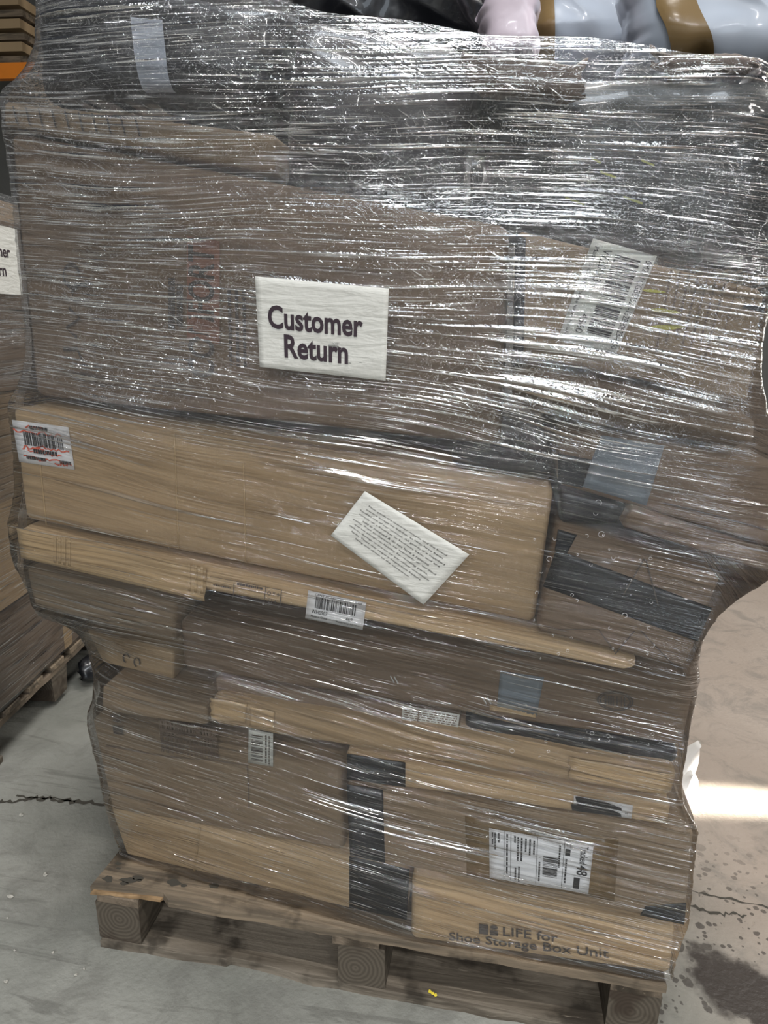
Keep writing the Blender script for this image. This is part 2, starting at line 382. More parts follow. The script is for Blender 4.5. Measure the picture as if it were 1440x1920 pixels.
def crack(pts, wd, name):                               # jagged sunken joint line in the slab
    V, F = [], []; P = [onz(u, v, .0012) for u, v in pts]; Q = []
    for a, b in zip(P[:-1], P[1:]):
        for k in range(10): Q.append(a+(b-a)*k/10)
    Q.append(P[-1]); n = len(Q)
    for i, q in enumerate(Q):
        d = Q[min(i+1, n-1)]-Q[max(i-1, 0)]; d = d/np.linalg.norm(d); nrm = np.array([-d[1], d[0], 0])
        ww = wd*random.uniform(.15, 1.); j = nrm*random.gauss(0, wd*.5)
        V += [q+j+nrm*ww, q+j-nrm*ww]
    F = [(2*i, 2*i+1, 2*i+3, 2*i+2) for i in range(n-1)]
    link(name, V, F, M['joint'], floor)
crack([(-60, 1505), (0, 1506), (60, 1497), (120, 1500), (200, 1510), (260, 1512)], .010, 'joint_crack')
crack([(30, 1492), (100, 1496), (140, 1504)], .006, 'joint_crack')
crack([(1280, 1668), (1340, 1680), (1440, 1700)], .004, 'joint_crack')
crack([(1278, 1694), (1345, 1712), (1400, 1716)], .006, 'joint_crack')

# ------------------------------------------------------------------ pallet (1.2 m front, 1.0 m deep)
def plank(name, poly, z0, z1, mt, parent, jag=.002, step=.05, sag=.003):
    # poly: plan outline; its edges are subdivided and roughened
    Q = []
    for (a, b) in zip(poly, poly[1:]+poly[:1]):
        L = math.hypot(b[0]-a[0], b[1]-a[1]); n = max(1, int(L/step))
        for k in range(n): Q.append((a[0]+(b[0]-a[0])*k/n+random.gauss(0, jag*.5), a[1]+(b[1]-a[1])*k/n+random.gauss(0, jag*.5)))
    n = len(Q); V = []
    cx = sum(q[0] for q in Q)/n; cy = sum(q[1] for q in Q)/n
    for z, s in ((z0, 1), (z0+.003, 1), (z1-.003, 1), (z1, .0)):
        for q in Q:
            dx, dy = q[0]-cx, q[1]-cy; L = math.hypot(dx, dy)
            e = .0025 if s == 0 else 0
            V.append((q[0]-dx/L*e, q[1]-dy/L*e, z+random.gauss(0, sag*.2)*(0 < z)))
    F = [tuple(range(n-1, -1, -1)), tuple(range(3*n, 4*n))]
    for k in range(3): F += [(k*n+i, k*n+(i+1) % n, (k+1)*n+(i+1) % n, (k+1)*n+i) for i in range(n)]
    return link(name, V, F, mt, parent)
ZB, ZK, ZS, ZD = .021, .118, .138, .158
def build_pallet(label):
    P = empty('wooden_pallet', (.6, .5, 0), label, 'pallet')
    # bottom boards
    plank('bottom_board', [(.005, 0), (.30, .004), (.31, .012), (.5, .0), (1.195, 0), (1.195, .13), (.005, .13)], 0, ZB, M['wood_grey'], P, .004)
    plank('bottom_board', [(0, .90), (1.2, .90), (1.2, 1.0), (0, 1.0)], 0, ZB, M['wood_x'], P)
    for x in (0, .55, 1.1): plank('bottom_board', [(x, .135), (x+.1, .135), (x+.1, .895), (x, .895)], 0, ZB, M['wood_y'], P)
    for x in (.004, .55, 1.098):
        for y in (.006, .45, .895):
            V, F = box_vf(x, x+.1, y, y+.1, ZB, ZK); V = np.array(V)+np.random.default_rng(int(x*100+y*10)).normal(0, .0018, (8, 3))*np.array([1, 1, 0])
            o = link('block', V, F, M['endgrain'], P); c_ = Vector((x+.05+.012*math.sin(x*9+y*5)-.6, y+.05-.5, .07+.01*math.cos(x*7+y*3))); o.data.transform(Matrix.Translation(-c_)); o.location = c_
        xs = x-.012 if x > .5 and x < 1 else x
        plank('stringer_board', [(xs, .004), (xs+.098, .006), (xs+.1, .998), (xs, .996)], ZK, ZS, M['wood_y'], P)
    # top deck: front board split along its left edge
    plank('deck_board', [(-.008, .006), (.03, .010), (.09, .014), (.155, .018), (.172, .004), (.6, 0), (1.2, 0), (1.2, .115), (-.004, .125)], ZS, ZD, M['wood_x'], P, .0025, .04)
    plank('splinter_strip', [(-.006, .002), (.08, .007), (.15, .013), (.155, .024), (.08, .020), (-.004, .012)], ZS+.001, ZS+.008, M['wood_fresh'], P, .002, .02)
    for k in range(1, 7):
        y = .13+(k-1)*.147
        plank('deck_board', [(0, y+.02), (1.2, y+.02), (1.2, y+.115), (0, y+.115)], ZS, ZD, M['wood_x'], P)
    # nail holes and torn fibres in the corner of the front board
    for (u, v, r) in ((222, 1619, .007), (222, 1628, .005), (203, 1648, .011), (240, 1650, .013), (258, 1645, .010), (233, 1656, .008), (262, 1650, .006), (325, 1655, .012), (345, 1660, .007), (400, 1660, .009)):
        c = onz(u, v, ZD+.0012); n = 9
        link('nail_hole', [c+np.array([math.cos(a)*r*random.uniform(.6, 1.4)*1.3, math.sin(a)*r*random.uniform(.4, 1), 0]) for a in np.linspace(0, 2*math.pi, n, endpoint=False)], [tuple(range(n))], M['joint'], P)
    return P
pallet = build_pallet('weathered wooden pallet under the stack, with a split corner on its front board')

def copy_tree(o, parent=None):
    c = o.copy(); COL.objects.link(c); c.parent = parent
    for ch in list(o.children): copy_tree(ch, c)
    return c
NB = empty('wooden_pallet', (0, 0, 0), 'dark wooden pallet under the neighbouring wrapped load', 'pallet')
bpy.data.objects.remove(NB)
nbp = copy_tree(pallet); nbp.location = (-1.29, .86, 0); nbp.rotation_euler = (0, 0, math.radians(7))
for ch in list(nbp.children):
    ys = [v.co[1] for v in ch.data.vertices]
    if ch.name.startswith('nail_hole') or (ch.name.startswith('bottom_board') and max(ys)-min(ys) > .5): bpy.data.objects.remove(ch)
nbp['label'] = 'dark wooden pallet under the neighbouring wrapped load'

# ------------------------------------------------------------------ cartons
HULL = []                                            # points the film must enclose
def carton(name, label, quad, pl, D, mt, cat='box', group=None, r=.006, crush=0., dk=0., hull=True, topslope=0.):
    c = [pl.flat(*q) for q in quad]                  # TL TR BR BL
    W = np.linalg.norm(c[1]-c[0]); H = np.linalg.norm(c[3]-c[0])
    loc = (c[2]+c[3])/2+np.array([0, D/2, 0]); loc[2] = min(c[2][2], c[3][2])
    E_ = empty(name, loc, label, cat, group)
    def par(L, n): return np.unique(np.concatenate([[0, min(.3, r/L), 1-min(.3, r/L), 1], np.linspace(0, 1, n+1)[1:-1]]))
    S = par(W, max(4, int(W/.035))); T = par(H, max(3, int(H/.03))); Q = par(D, 4)
    idx, V = {}, []
    def vid(i, j, k):
        key = (i, j, k)
        if key not in idx:
            a, b, d = S[i], T[j], Q[k]
            bi, bj, bk = i in (0, len(S)-1), j in (0, len(T)-1), k in (0, len(Q)-1)
            if bi+bj+bk >= 2:
                q = .42*r*(1.4 if bi+bj+bk == 3 else 1)
                if bi: a += (q/W)*(1 if i == 0 else -1)
                if bj: b += (q/H)*(1 if j == 0 else -1)
                if bk: d += (q/D)*(1 if k == 0 else -1)
            p = (c[0]*(1-a)+c[1]*a)*(1-b)+(c[3]*(1-a)+c[2]*a)*b
            y = pl.y(p[0], p[2])-pl.base(p[0], p[2])
            p = p+np.array([dk*d*D, D*d+y*(1-d), 0])
            if crush:
                n1 = fbm(p[0]*14+3, p[2]*14+p[1]*9, pl.seed+5, 3)-.5; n2 = fbm(p[0]*11+p[1]*8, p[2]*16+9, pl.seed+8, 3)-.5
                p = p+np.array([n1*.6, abs(n2)*.5*(1-d), n2*.7*(bj or 0)])*crush
            idx[key] = len(V); V.append(p)
        return idx[key]
    ns, nt, nd = len(S), len(T), len(Q); F = []
    for i in range(ns-1):
        for j in range(nt-1):
            F.append((vid(i, j, 0), vid(i, j+1, 0), vid(i+1, j+1, 0), vid(i+1, j, 0)))
            F.append((vid(i, j, nd-1), vid(i+1, j, nd-1), vid(i+1, j+1, nd-1), vid(i, j+1, nd-1)))
    for i in range(ns-1):
        for k in range(nd-1):
            F.append((vid(i, 0, k), vid(i+1, 0, k), vid(i+1, 0, k+1), vid(i, 0, k+1)))
            F.append((vid(i, nt-1, k), vid(i, nt-1, k+1), vid(i+1, nt-1, k+1), vid(i+1, nt-1, k)))
    for j in range(nt-1):
        for k in range(nd-1):
            F.append((vid(0, j, k), vid(0, j, k+1), vid(0, j+1, k+1), vid(0, j+1, k)))
            F.append((vid(ns-1, j, k), vid(ns-1, j+1, k), vid(ns-1, j+1, k+1), vid(ns-1, j, k+1)))
    link('body', V, F, mt, E_, True)
    if hull:
        for a in (0, 1):
            p0, p1 = (c[0], c[3]) if a == 0 else (c[1], c[2])
            for b in np.linspace(0, 1, max(3, int(H/.004))):
                p = p0*(1-b)+p1*b; HULL.append(p); HULL.append(p+np.array([dk*D, D, 0]))
        for a in np.linspace(0, 1, 40):
            for p0, p1 in ((c[0], c[1]), (c[3], c[2])):
                p = p0*(1-a)+p1*a; HULL.append(p); HULL.append(p+np.array([dk*D, D, 0]))
    E_['_'] = 0; del E_['_']
    return E_
def tape(pl, quad, mt, parent, name='parcel_tape', off=.0015, nx=10, ny=8, label=None, edge=0.):
    return Decal(quad, pl, off).sheet(name, M[mt], parent, nx, ny, edge, label)

GRP = 'boxes stacked on the pallet'
# ---- level 1: long box on the pallet
pA = Plane(.060, -.061, 0, .003, 1)
A = carton('long_carton', 'tan carton by the split corner of the pallet, its end banded with black tape', [(203, 1512), (766, 1630), (760, 1733), (235, 1606)], pA, .85, M['tan'], r=.010)
tape(pA, [(655, 1605), (768, 1630), (762, 1733), (655, 1709)], 'black_tape', A, label='wide black tape')
pA2 = Plane(.008, 0, 0, .002, 30)
A2 = carton('long_carton', 'tan carton lettered Shoe Storage Box Unit, lying on the pallet', [(772, 1646), (1266, 1742), (1257, 1828), (770, 1762)], pA2, .85, M['tan'], r=.010)
d = Decal([(842, 1748), (1142, 1780), (1142, 1802), (842, 1768)], pA2, .0025)
d.prints('lettering', [text('Shoe Storage Box Unit', 0, 1, 0, 1, .012)], M['ink_soft'], A2)
d = Decal([(943, 1738), (1046, 1750), (1046, 1767), (943, 1755)], pA2, .0025)
d.prints('lettering', [text('LIFE for', 0, 1, 0, 1, .012)], M['ink_soft'], A2)
d = Decal([(898, 1732), (934, 1736), (934, 1755), (898, 1751)], pA2, .0025)
d.prints('printed_logo', [rect(0, .48, 0, 1), rect(.58, 1, .5, 1), ([(.78+.2*math.cos(a), .22+.22*math.sin(a)) for a in np.linspace(0, 6.28, 14, endpoint=False)], [tuple(range(14))])], M['ink_soft'], A2)
for q in ([(372, 1552), (376, 1553), (366, 1635), (362, 1634)],): tape(pA, q, 'clear_tape', A, 'fold_line')
# ---- level 2
pB = Plane(.045, -.05, 0, .004, 2)
BL = carton('carton', 'kraft carton with a block of printed bars, above the tan carton', [(168, 1346), (640, 1444), (645, 1598), (206, 1522)], pB, .8, M['dull'], r=.012)
d = Decal([(297, 1347), (405, 1367), (412, 1424), (303, 1410)], pB, .0015)
d.prints('printed_bars', bars(0, 1, 0, 1, 26, 3)+bars(0, 1, .03, .97, 8, 4, False), M['ink_pale'], BL)
d = Decal([(466, 1368), (512, 1375), (512, 1438), (465, 1430)], pB, .0015)
lb = d.sheet('shipping_label', M['paper_grey'], BL, 5, 7)
d.prints('barcode', bars(.12, .58, .14, .92, 14, 5, False)+dashes(.68, .74, .1, .95, 1, True)+dashes(.82, .86, .1, .95, 2, True), M['ink_soft'], lb)
d = Decal([(206, 1336), (226, 1338), (232, 1378), (212, 1376)], pB, .0015)
d.prints('printed_logo', [rect(.05, 1, .6, 1)]+dashes(0, .9, .05, .2, 4)+dashes(.2, .9, .28, .42, 5), M['ink_soft'], BL)
d = Decal([(198, 1398), (465, 1434), (467, 1520), (210, 1520)], pB, .0012)
d.prints('crease_mark', [stroke([(0, 0), (.35, .05), (.7, .0), (1, .02)], .012), stroke([(.99, .02), (1, .5), (1, .95)], .006)], M['ink_pale'], BL)
pBR = Plane(.020, -.02, 0, .003, 3)
BR = carton('carton', 'kraft carton with a tracked parcel label under brown tape', [(650, 1470), (1302, 1560), (1284, 1735), (655, 1606)], pBR, .85, M['dull'], r=.008)
tape(pBR, [(650, 1471), (718, 1481), (722, 1618), (656, 1604)], 'black_tape', BR, label='wide black tape')
tape(pBR, [(872, 1530), (1160, 1572), (1152, 1690), (875, 1642)], 'brown_tape', BR, label='broad brown parcel tape')
tape(pBR, [(1210, 1700), (1287, 1693), (1283, 1734), (1200, 1716)], 'black_tape', BR, label='black corner tape')
d = Decal([(1113, 1586), (1103, 1676), (918, 1646), (917, 1553)], pBR, .0035)
lb = d.sheet('shipping_label', M['paper_flat'], BR, 8, 14)
it = [text('Tracked', .04, .40, .045, .12, .008), text('48', .43, .64, .03, .14, .015), rect(.70, .93, .10, .16)]
it += [rect(.01, .97, .275, .279), rect(.01, .97, .535, .539), rect(.01, .97, .79, .794), rect(.01, .97, .855, .859)]
it += [rect(.02, .14, .205, .207), rect(.02, .14, .27, .272), text('OT', .03, .13, .215, .26), rect(.15, .28, .215, .265), rect(.72, .722, .01, .3)]
it += bars(.37, .80, .33, .475, 15, 9, True)
for k, (t0, a, b) in enumerate([(.56, .10, .38), (.60, .08, .40), (.64, .08, .34), (.68, .08, .55), (.715, .08, .55), (.745, .06, .2), (.82, .05, .85), (.90, .06, .25), (.935, .06, .4), (.96, .06, .3), (.735, .7, .95), (.70, .66, .98), (.24, .35, .85), (.31, .1, .55), (.50, .5, .9)]):
    it += dashes(a, b, t0, t0+.016, 20+k)
d.prints('lettering', it, M['ink'], lb)
# ---- level 3: flat boxes
pC = Plane(.035, -.03, 0, .004, 4)
C1 = carton('carton', 'small kraft carton with its lid visible, above the printed bars', [(190, 1286), (388, 1326), (390, 1362), (186, 1336)], pC, .34, M['dull'], r=.008, crush=.006)
pC2 = Plane(.018, -.03, 0, .005, 5)
C2 = carton('flat_carton', 'long flat tan carton, crumpled along its taped end', [(394, 1302), (1274, 1448), (1262, 1502), (396, 1362)], pC2, .75, M['kraft'], r=.014, crush=.02)
tape(pC2, [(394, 1308), (462, 1320), (460, 1356), (396, 1350)], 'clear_tape', C2, edge=.05)
tape(pC2, [(468, 1325), (515, 1334), (513, 1368), (468, 1360)], 'clear_tape', C2, edge=.05)
tape(pC2, [(1070, 1420), (1262, 1452), (1252, 1492), (1066, 1462)], 'clear_tape', C2, off=.004, edge=.04)
pC3 = Plane(.024, -.03, 0, .003, 6)
C3 = carton('flat_carton', 'narrow tan carton with a blacked-out label, under the crumpled one', [(648, 1412), (1258, 1508), (1252, 1548), (648, 1464)], pC3, .8, M['tan'], r=.008)
tape(pC3, [(650, 1413), (760, 1430), (760, 1476), (650, 1461)], 'black_tape', C3, label='wide black tape')
d = Decal([(1076, 1492), (1187, 1510), (1184, 1535), (1075, 1519)], pC3, .003)
lb = d.sheet('address_label', M['paper_flat'], C3, 6, 4)
d.prints('marker_scribble', [([(.02, .05), (.1, -.02), (.5, .06), (.8, .35), (.82, .55), (.55, .5), (.8, .75), (.82, .98), (.4, 1.0), (-.02, 1.05), (-.04, .6), (.06, .55)], [tuple(range(12))]), text('M', .88, .92, .6, .75)], M['ink'], lb)
# ---- level 4
D1 = carton('carton', 'small set-back kraft carton with two handwritten marks, resting on the lidded carton', [(160, 1180), (326, 1222), (326, 1276), (192, 1244)], Plane(.125, 0, 0, .002, 7), .35, M['kraft'], r=.006)
d = Decal([(230, 1222), (264, 1228), (264, 1256), (230, 1250)], Plane(.125, 0, 0, .002, 7), .002)
d.prints('handwriting', [stroke([(.35*math.cos(a)*.5+.2, .4+.3*math.sin(a)) for a in np.linspace(-4.5, -.2, 12)], .035), stroke([(.35*math.cos(a)*.45+.78, .55+.3*math.sin(a)) for a in np.linspace(-4.5, .4, 12)], .035)], M['ink_soft'], D1)
pD = Plane(.030, -.03, 0, .004, 8)
D2 = carton('long_carton', 'long brown carton with a grey tape patch and an oval stamp', [(336, 1160), (1304, 1284), (1280, 1402), (342, 1256)], pD, .8, M['brown'], r=.010)
tape(pD, [(938, 1258), (1020, 1270), (1006, 1342), (932, 1324)], 'grey_tape', D2, label='grey duct tape patch')
tape(pD, [(918, 1322), (1004, 1338), (1004, 1346), (918, 1331)], 'clear_tape', D2, 'card_edge')
d = Decal([(1120, 1294), (1187, 1299), (1187, 1335), (1120, 1330)], pD, .002)
ring = [stroke([(.5+k*math.cos(a), .5+k*math.sin(a)) for a in np.linspace(0, 6.3, 30)], .025) for k in (.49, .42)]
d.prints('oval_stamp', ring+bars(.2, .8, .25, .75, 8, 12)+bars(.15, .85, .42, .6, 2, 4, False), M['ink_soft'], D2)
for (u, v) in ((735, 1274), (742, 1275), (908, 1314), (917, 1314)):
    Decal([(u-4, v-6), (u-2, v-7), (u+5, v+6), (u+3, v+7)], pD, .003).sheet('staple', M['staple'], D2, 2, 2)
pD3 = Plane(.045, -.03, 0, .003, 9)
D3 = carton('flat_carton', 'thin brown carton with a pale printed label, under the long brown carton', [(402, 1270), (862, 1342), (862, 1376), (402, 1298)], pD3, .7, M['brown'], r=.006)
d = Decal([(755, 1322), (862, 1340), (858, 1370), (752, 1352)], pD3, .003)
lb = d.sheet('printed_label', M['paper_grey'], D3, 6, 4)
d.prints('lettering', sum([dashes(.04, .96, .12+.14*k, .18+.14*k, 50+k) for k in range(6)], [])+[rect(.28, .30, .05, .95)], M['ink_pale'], lb)
D4 = carton('flat_package', 'thin black package squeezed under the long brown carton', [(872, 1342), (1276, 1404), (1268, 1440), (872, 1376)], Plane(.048, -.03, 0, .004, 10), .7, M['black_plastic'], 'package', r=.012)
# ---- level 5
pE = Plane(.030, -.02, 0, .003, 11)
Ecn = carton('carton', 'plain dull carton sticking out beside the handwritten carton', [(46, 1064), (330, 1128), (328, 1206), (62, 1138)], pE, .6, M['dull'], r=.008)
pF = Plane(-.006, -.012, 0, .003, 12)
Fc = carton('tube_carton', 'long narrow carton with a barcode label and a taped, thicker end', [(22, 986), (1196, 1234), (1194, 1268), (28, 1046)], pF, .11, M['tan'], r=.022)
tape(pF, [(32, 990), (388, 1066), (384, 1128), (40, 1046)], 'clear_tape', Fc, nx=24, edge=.01, label='glossy packing tape')
for k in range(7):
    u = 100+k*9 if k < 4 else 352+(k-4)*12
    tape(pF, [(u, 1003+(u-100)*.21), (u+5, 1004+(u-100)*.21), (u+5, 1056+(u-100)*.21), (u, 1055+(u-100)*.21)], 'clear_tape', Fc, 'tape_wrinkle', off=.0028)
d = Decal([(394, 1080), (528, 1106), (524, 1140), (392, 1114)], pF, .0016)
d.prints('printed_panel', [stroke([(0, .02), (1, .02)], .012), stroke([(1, 0), (1, 1)], .006), stroke([(.34, .1), (.34, 1)], .004), stroke([(.78, 0), (.78, 1)], .004)]+dashes(.38, .74, .08, .2, 70)+dashes(.05, .3, .4, .48, 71)+[text('O', .81, .86, .2, .42), text('Y', .88, .92, .2, .42), text('+', .94, .98, .2, .42), text('11', .84, .88, .6, .8), text('+', .91, .95, .6, .8)], M['ink_soft'], Fc)
d = Decal([(578, 1107), (687, 1130), (680, 1181), (572, 1160)], pF, .0016)
lb = d.sheet('barcode_label', M['paper_flat'], Fc, 7, 5)
d.prints('lettering', bars(.14, .84, .16, .56, 30, 13)+[text('WH0907', .09, .36, .62, .76), text('468', .68, .80, .66, .80), text('GM4T0050407090BE0422-0468', .12, .93, .05, .13), text('Made in China', .09, .36, .82, .90), text('Please keep this label', .52, .93, .86, .94)], M['ink'], lb)
# ---- level 6
pG = Plane(.018, 0, 0, .004, 13)
G = carton('long_carton', 'large plain carton with a white label scribbled over in red at its corner', [(20, 764), (1039, 912), (1002, 1170), (45, 974)], pG, .9, M['kraft'], r=.010)
d = Decal([(22, 787), (128, 801), (140, 881), (36, 866)], pG, .0016)
lb = d.sheet('barcode_label', M['paper_flat'], G, 7, 6)
d.prints('barcode', bars(.16, .86, .24, .56, 26, 14)+dashes(.3, .62, .08, .17, 80)+dashes(.3, .72, .63, .73, 81)+dashes(.15, .5, .82, .9, 82)+dashes(.75, .95, .82, .9, 83), M['ink'], lb)
scr = []
for k, (a0, a1, b0) in enumerate([(.22, .55, .11), (.0, .85, .24), (.1, .5, .62), (.2, .8, .70), (.1, .75, .86), (.65, .95, .9), (.3, .95, .58)]):
    r_ = random.Random(k); scr.append(stroke([(a0+(a1-a0)*i/14, b0+r_.uniform(-.05, .05)) for i in range(15)], .016))
d.prints('red_scribble', scr, M['red_marker'], lb, .001)
for q in ([(66, 795), (69, 796), (88, 985), (85, 984)], [(325, 812), (328, 813), (336, 1030), (333, 1029)], [(455, 868), (458, 868), (462, 1056), (459, 1055)]):
    tape(pG, q, 'clear_tape', G, 'fold_line', off=.001, nx=2)
pG2 = Plane(-.010, -.02, 0, .004, 15)
G2 = carton('carton', 'dented brown carton banded with broad black tape, its corner jutting out', [(1048, 990), (1352, 1084), (1284, 1256), (1006, 1184)], pG2, .7, M['brown'], r=.008, crush=.008)
tape(pG2, [(1043, 1030), (1335, 1140), (1308, 1203), (1018, 1100)], 'black_tape', G2, nx=16, label='broad black tape')
tape(pG2, [(1046, 992), (1082, 1003), (1062, 1040), (1040, 1032)], 'black_tape', G2, label='broad black tape')
d = Decal([(1060, 985), (1345, 1084), (1280, 1260), (1010, 1190)], pG2, .002)
for sk in ([(.50, .05), (.44, .42)], [(.51, .05), (.68, .42)], [(.58, .72), (.50, 1)], [(.62, .7), (.95, .98)], [(.05, .93), (.35, .8), (.5, .98)]):
    d.prints('crease_mark', [stroke(sk, .004)], M['ink_soft'], G2)
pH = Plane(-.002, -.02, 0, .003, 16)
H1 = carton('flat_carton', 'flat brown carton poking out above the black-taped carton', [(1186, 952), (1452, 1044), (1440, 1074), (1164, 988)], pH, .6, M['brown'], r=.006)
pI = Plane(.030, -.03, 0, .004, 17)
I1 = carton('carton', 'brown carton with a broad grey tape strip, beside the large plain carton', [(866, 792), (1470, 884), (1466, 1034), (1190, 944), (1048, 908)][:2]+[(1470, 1030), (1050, 900)], pI, .7, M['brown'], r=.008) if False else \
     carton('carton', 'brown carton with a broad grey tape strip, under the barcode-labelled box', [(1046, 800), (1468, 872), (1460, 1030), (1046, 908)], pI, .7, M['brown'], r=.008)
tape(pI, [(1128, 816), (1246, 836), (1212, 948), (1090, 912)], 'grey_tape', I1, label='broad grey tape')
tape(pI, [(1046, 850), (1110, 862), (1092, 915), (1046, 905)], 'black_tape', I1, label='black tape')
d = Decal([(1245, 940), (1440, 985), (1440, 1000), (1245, 955)], pI, .002)
d.prints('crease_mark', [stroke([(0, .2), (.5, .3), (1, .6)], .1)], M['ink_soft'], I1)
I0 = carton('flat_package', 'crinkled black package wedged above the large plain carton', [(846, 836), (1040, 856), (1040, 904), (846, 878)], Plane(.040, -.02, 0, .005, 18), .6, M['black_plastic'], 'package', r=.014)
I2 = carton('flat_package', 'small black package between the grey-taped and black-taped cartons', [(1046, 916), (1176, 946), (1160, 984), (1050, 982)], Plane(.030, -.02, 0, .003, 31), .5, M['black_plastic'], 'package', r=.008)
# ---- level 7
pJ = Plane(.050, -.01, 0, .006, 19)
J1 = carton('large_carton', 'big brown carton with faded upright lettering, behind the customer return label', [(14, 246), (954, 424), (938, 836), (64, 742)], pJ, .85, M['brown'], r=.012)
d = Decal([(352, 704), (352, 458), (402, 466), (402, 710)], pJ, .003)
d.prints('lettering', [text('COMFORT', 0, 1, 0, 1, .02)], M['ink_soft'], J1)
d = Decal([(330, 440), (412, 452), (412, 720), (330, 708)], pJ, .002)
d.prints('printed_panel', [rect(.25, 1, 0, .72)], M['red_print'], J1)
d = Decal([(312, 520), (344, 524), (344, 622), (312, 618)], pJ, .003)
d.prints('printed_bars', dashes(.1, .5, 0, 1, 90, True)+dashes(.6, .95, .1, .9, 91, True), M['ink_soft'], J1)
d = Decal([(420, 540), (482, 548), (484, 690), (424, 684)], pJ, .003)
d.prints('small_print', sum([dashes(.1+.22*k, .2+.22*k, 0, 1, 95+k, True) for k in range(3)], []), M['ink_soft'], J1)
d = Decal([(108, 490), (160, 495), (160, 700), (108, 695)], pJ, .003)
d.prints('handwriting', [stroke([(.5+.3*math.cos(a), .12+.1*math.sin(a)) for a in np.linspace(1, 6, 14)], .02), stroke([(.7, .2), (.5, .27), (.55, .3)], .02), stroke([(.4, .42), (.8, .5), (.3, .6), (.7, .68)], .02), stroke([(.2, .8), (.7, .78), (.9, .9)], .02)], M['ink_soft'], J1)
tape(pJ, [(112, 258), (230, 280), (240, 770), (120, 750)], 'ink_pale', J1, 'faint_tape', off=.0012) if False else None
pJ2 = Plane(-.020, 0, 0, .004, 20)
J2 = carton('carton', 'brown carton with a white barcode label set at a slant', [(968, 430), (1436, 545), (1404, 758), (964, 660)], pJ2, .75, M['dull'], r=.010)
d = Decal([(1232, 480), (1155, 665), (1046, 636), (1112, 447)], pJ2, .003)
lb = d.sheet('barcode_label', M['paper_grey'], J2, 8, 6, label='white barcode label set at a slant')
d.prints('lettering', bars(.08, .86, .20, .60, 30, 23)+[text('WZ0083', .06, .36, .66, .80), text('4560', .68, .88, .66, .78), text('0M21 / CGBE0523-132BE0523-4560', .06, .95, .03, .13), text('Made in China', .06, .40, .86, .93), text('Please keep this label', .46, .96, .88, .95)], M['ink'], lb)
d = Decal([(1245, 490), (1385, 525), (1330, 720), (1210, 690)], pJ2, .003)
d.prints('printed_table', [stroke([(0, 0), (1, 0)], .004), stroke([(1, 0), (1, .45)], .005)]+sum([dashes(.1+.12*k, .13+.12*k, .05, .8-.1*(k % 3), 100+k, True) for k in range(7)], []), M['ink_pale'], J2)
d = Decal([(1395, 568), (1435, 577), (1433, 586), (1393, 578)], pJ2, .003); d.prints('printed_mark', [rect(0, 1, 0, 1)], M['ink'], J2)
for q in ([(1215, 575), (1275, 582), (1280, 590), (1218, 586)], [(1205, 610), (1285, 608), (1288, 616), (1205, 622)], [(1200, 540), (1250, 545), (1250, 550), (1205, 548)]):
    Decal(q, pJ2, .003).prints('highlighter_mark', [([(0, .4), (.3, 0), (.8, .2), (1, .6), (.6, 1), (.1, .8)], [tuple(range(6))])], M['highlighter'], J2)
tape(pJ2, [(966, 440), (986, 446), (982, 664), (962, 658)], 'black_tape', J2, 'edge_strip', nx=3)
J3 = carton('flat_carton', 'thin brown carton lying under the slant-labelled box', [(960, 672), (1426, 770), (1424, 852), (960, 772)], Plane(.004, -.02, 0, .006, 21), .7, M['brown'], r=.03, crush=.012)
J0 = carton('flat_carton', 'thin pale carton with printed tick marks along its edge', [(6, 188), (516, 252), (516, 326), (4, 236)], Plane(.055, 0, 0, .003, 22), .6, M['dull'], r=.006)
d = Decal([(14, 196), (300, 222), (300, 262), (14, 232)], Plane(.055, 0, 0, .003, 22), .002)
d.prints('tick_mark', [stroke([(.04+.09*k, .05), (.07+.09*k, .95)], .006) for k in range(10)], M['ink_soft'], J0)

# ---- level 8: soft dark parcels and bags
def pillow(name, label, cat, quad, pl, D, mt, seed, lump=.03, puff=.6, group=None, hull=True):
    c = [pl.flat(*q) for q in quad]
    cen = sum(c)/4; loc = cen+np.array([0, D/2, 0]); loc[2] = min(c[2][2], c[3][2])
    Eo = empty(name, loc, label, cat, group); nx, nz = 84, 56; V = []; W = np.linalg.norm(c[1]-c[0])
    for side in (0, 1):
        for j in range(nz):
            for i in range(nx):
                a, b = i/(nx-1), j/(nz-1); p = (c[0]*(1-a)+c[1]*a)*(1-b)+(c[3]*(1-a)+c[2]*a)*b
                ea = (1-abs(2*a-1)**5)**puff; eb = (1-abs(2*b-1)**4)**puff; th = D/2*ea*eb
                n = (fbm(p[0]*9+seed, p[2]*9, seed, 2)-.5)*lump; n2 = (1-abs(fbm(p[0]*5+seed*2, p[2]*14+p[0]*6, seed+3, 2)-.5)*4)*lump*.16
                V.append(p+np.array([(fbm(b*4, seed, seed+1)-.5)*lump*1.5*(1-ea), D/2+(-th+n*ea*eb-n2*ea*eb if side == 0 else th), (fbm(a*5, seed, seed+2)-.5)*lump*1.6*(1-eb)]))
    n = nx*nz; F = [tuple(reversed(f)) for f in gridfaces(nx, nz)]+gridfaces(nx, nz, n)
    rim = [i for i in range(nx)]+[j*nx+nx-1 for j in range(1, nz)]+[(nz-1)*nx+i for i in range(nx-2, -1, -1)]+[j*nx for j in range(nz-2, 0, -1)]
    F += [(rim[k], rim[(k+1) % len(rim)], rim[(k+1) % len(rim)]+n, rim[k]+n) for k in range(len(rim))]
    link('body', V, F, mt, Eo, True)
    if hull: HULL.extend(V[::3])
    Eo_front = np.array(V[:n]).reshape(nz, nx, 3)
    return Eo, Eo_front
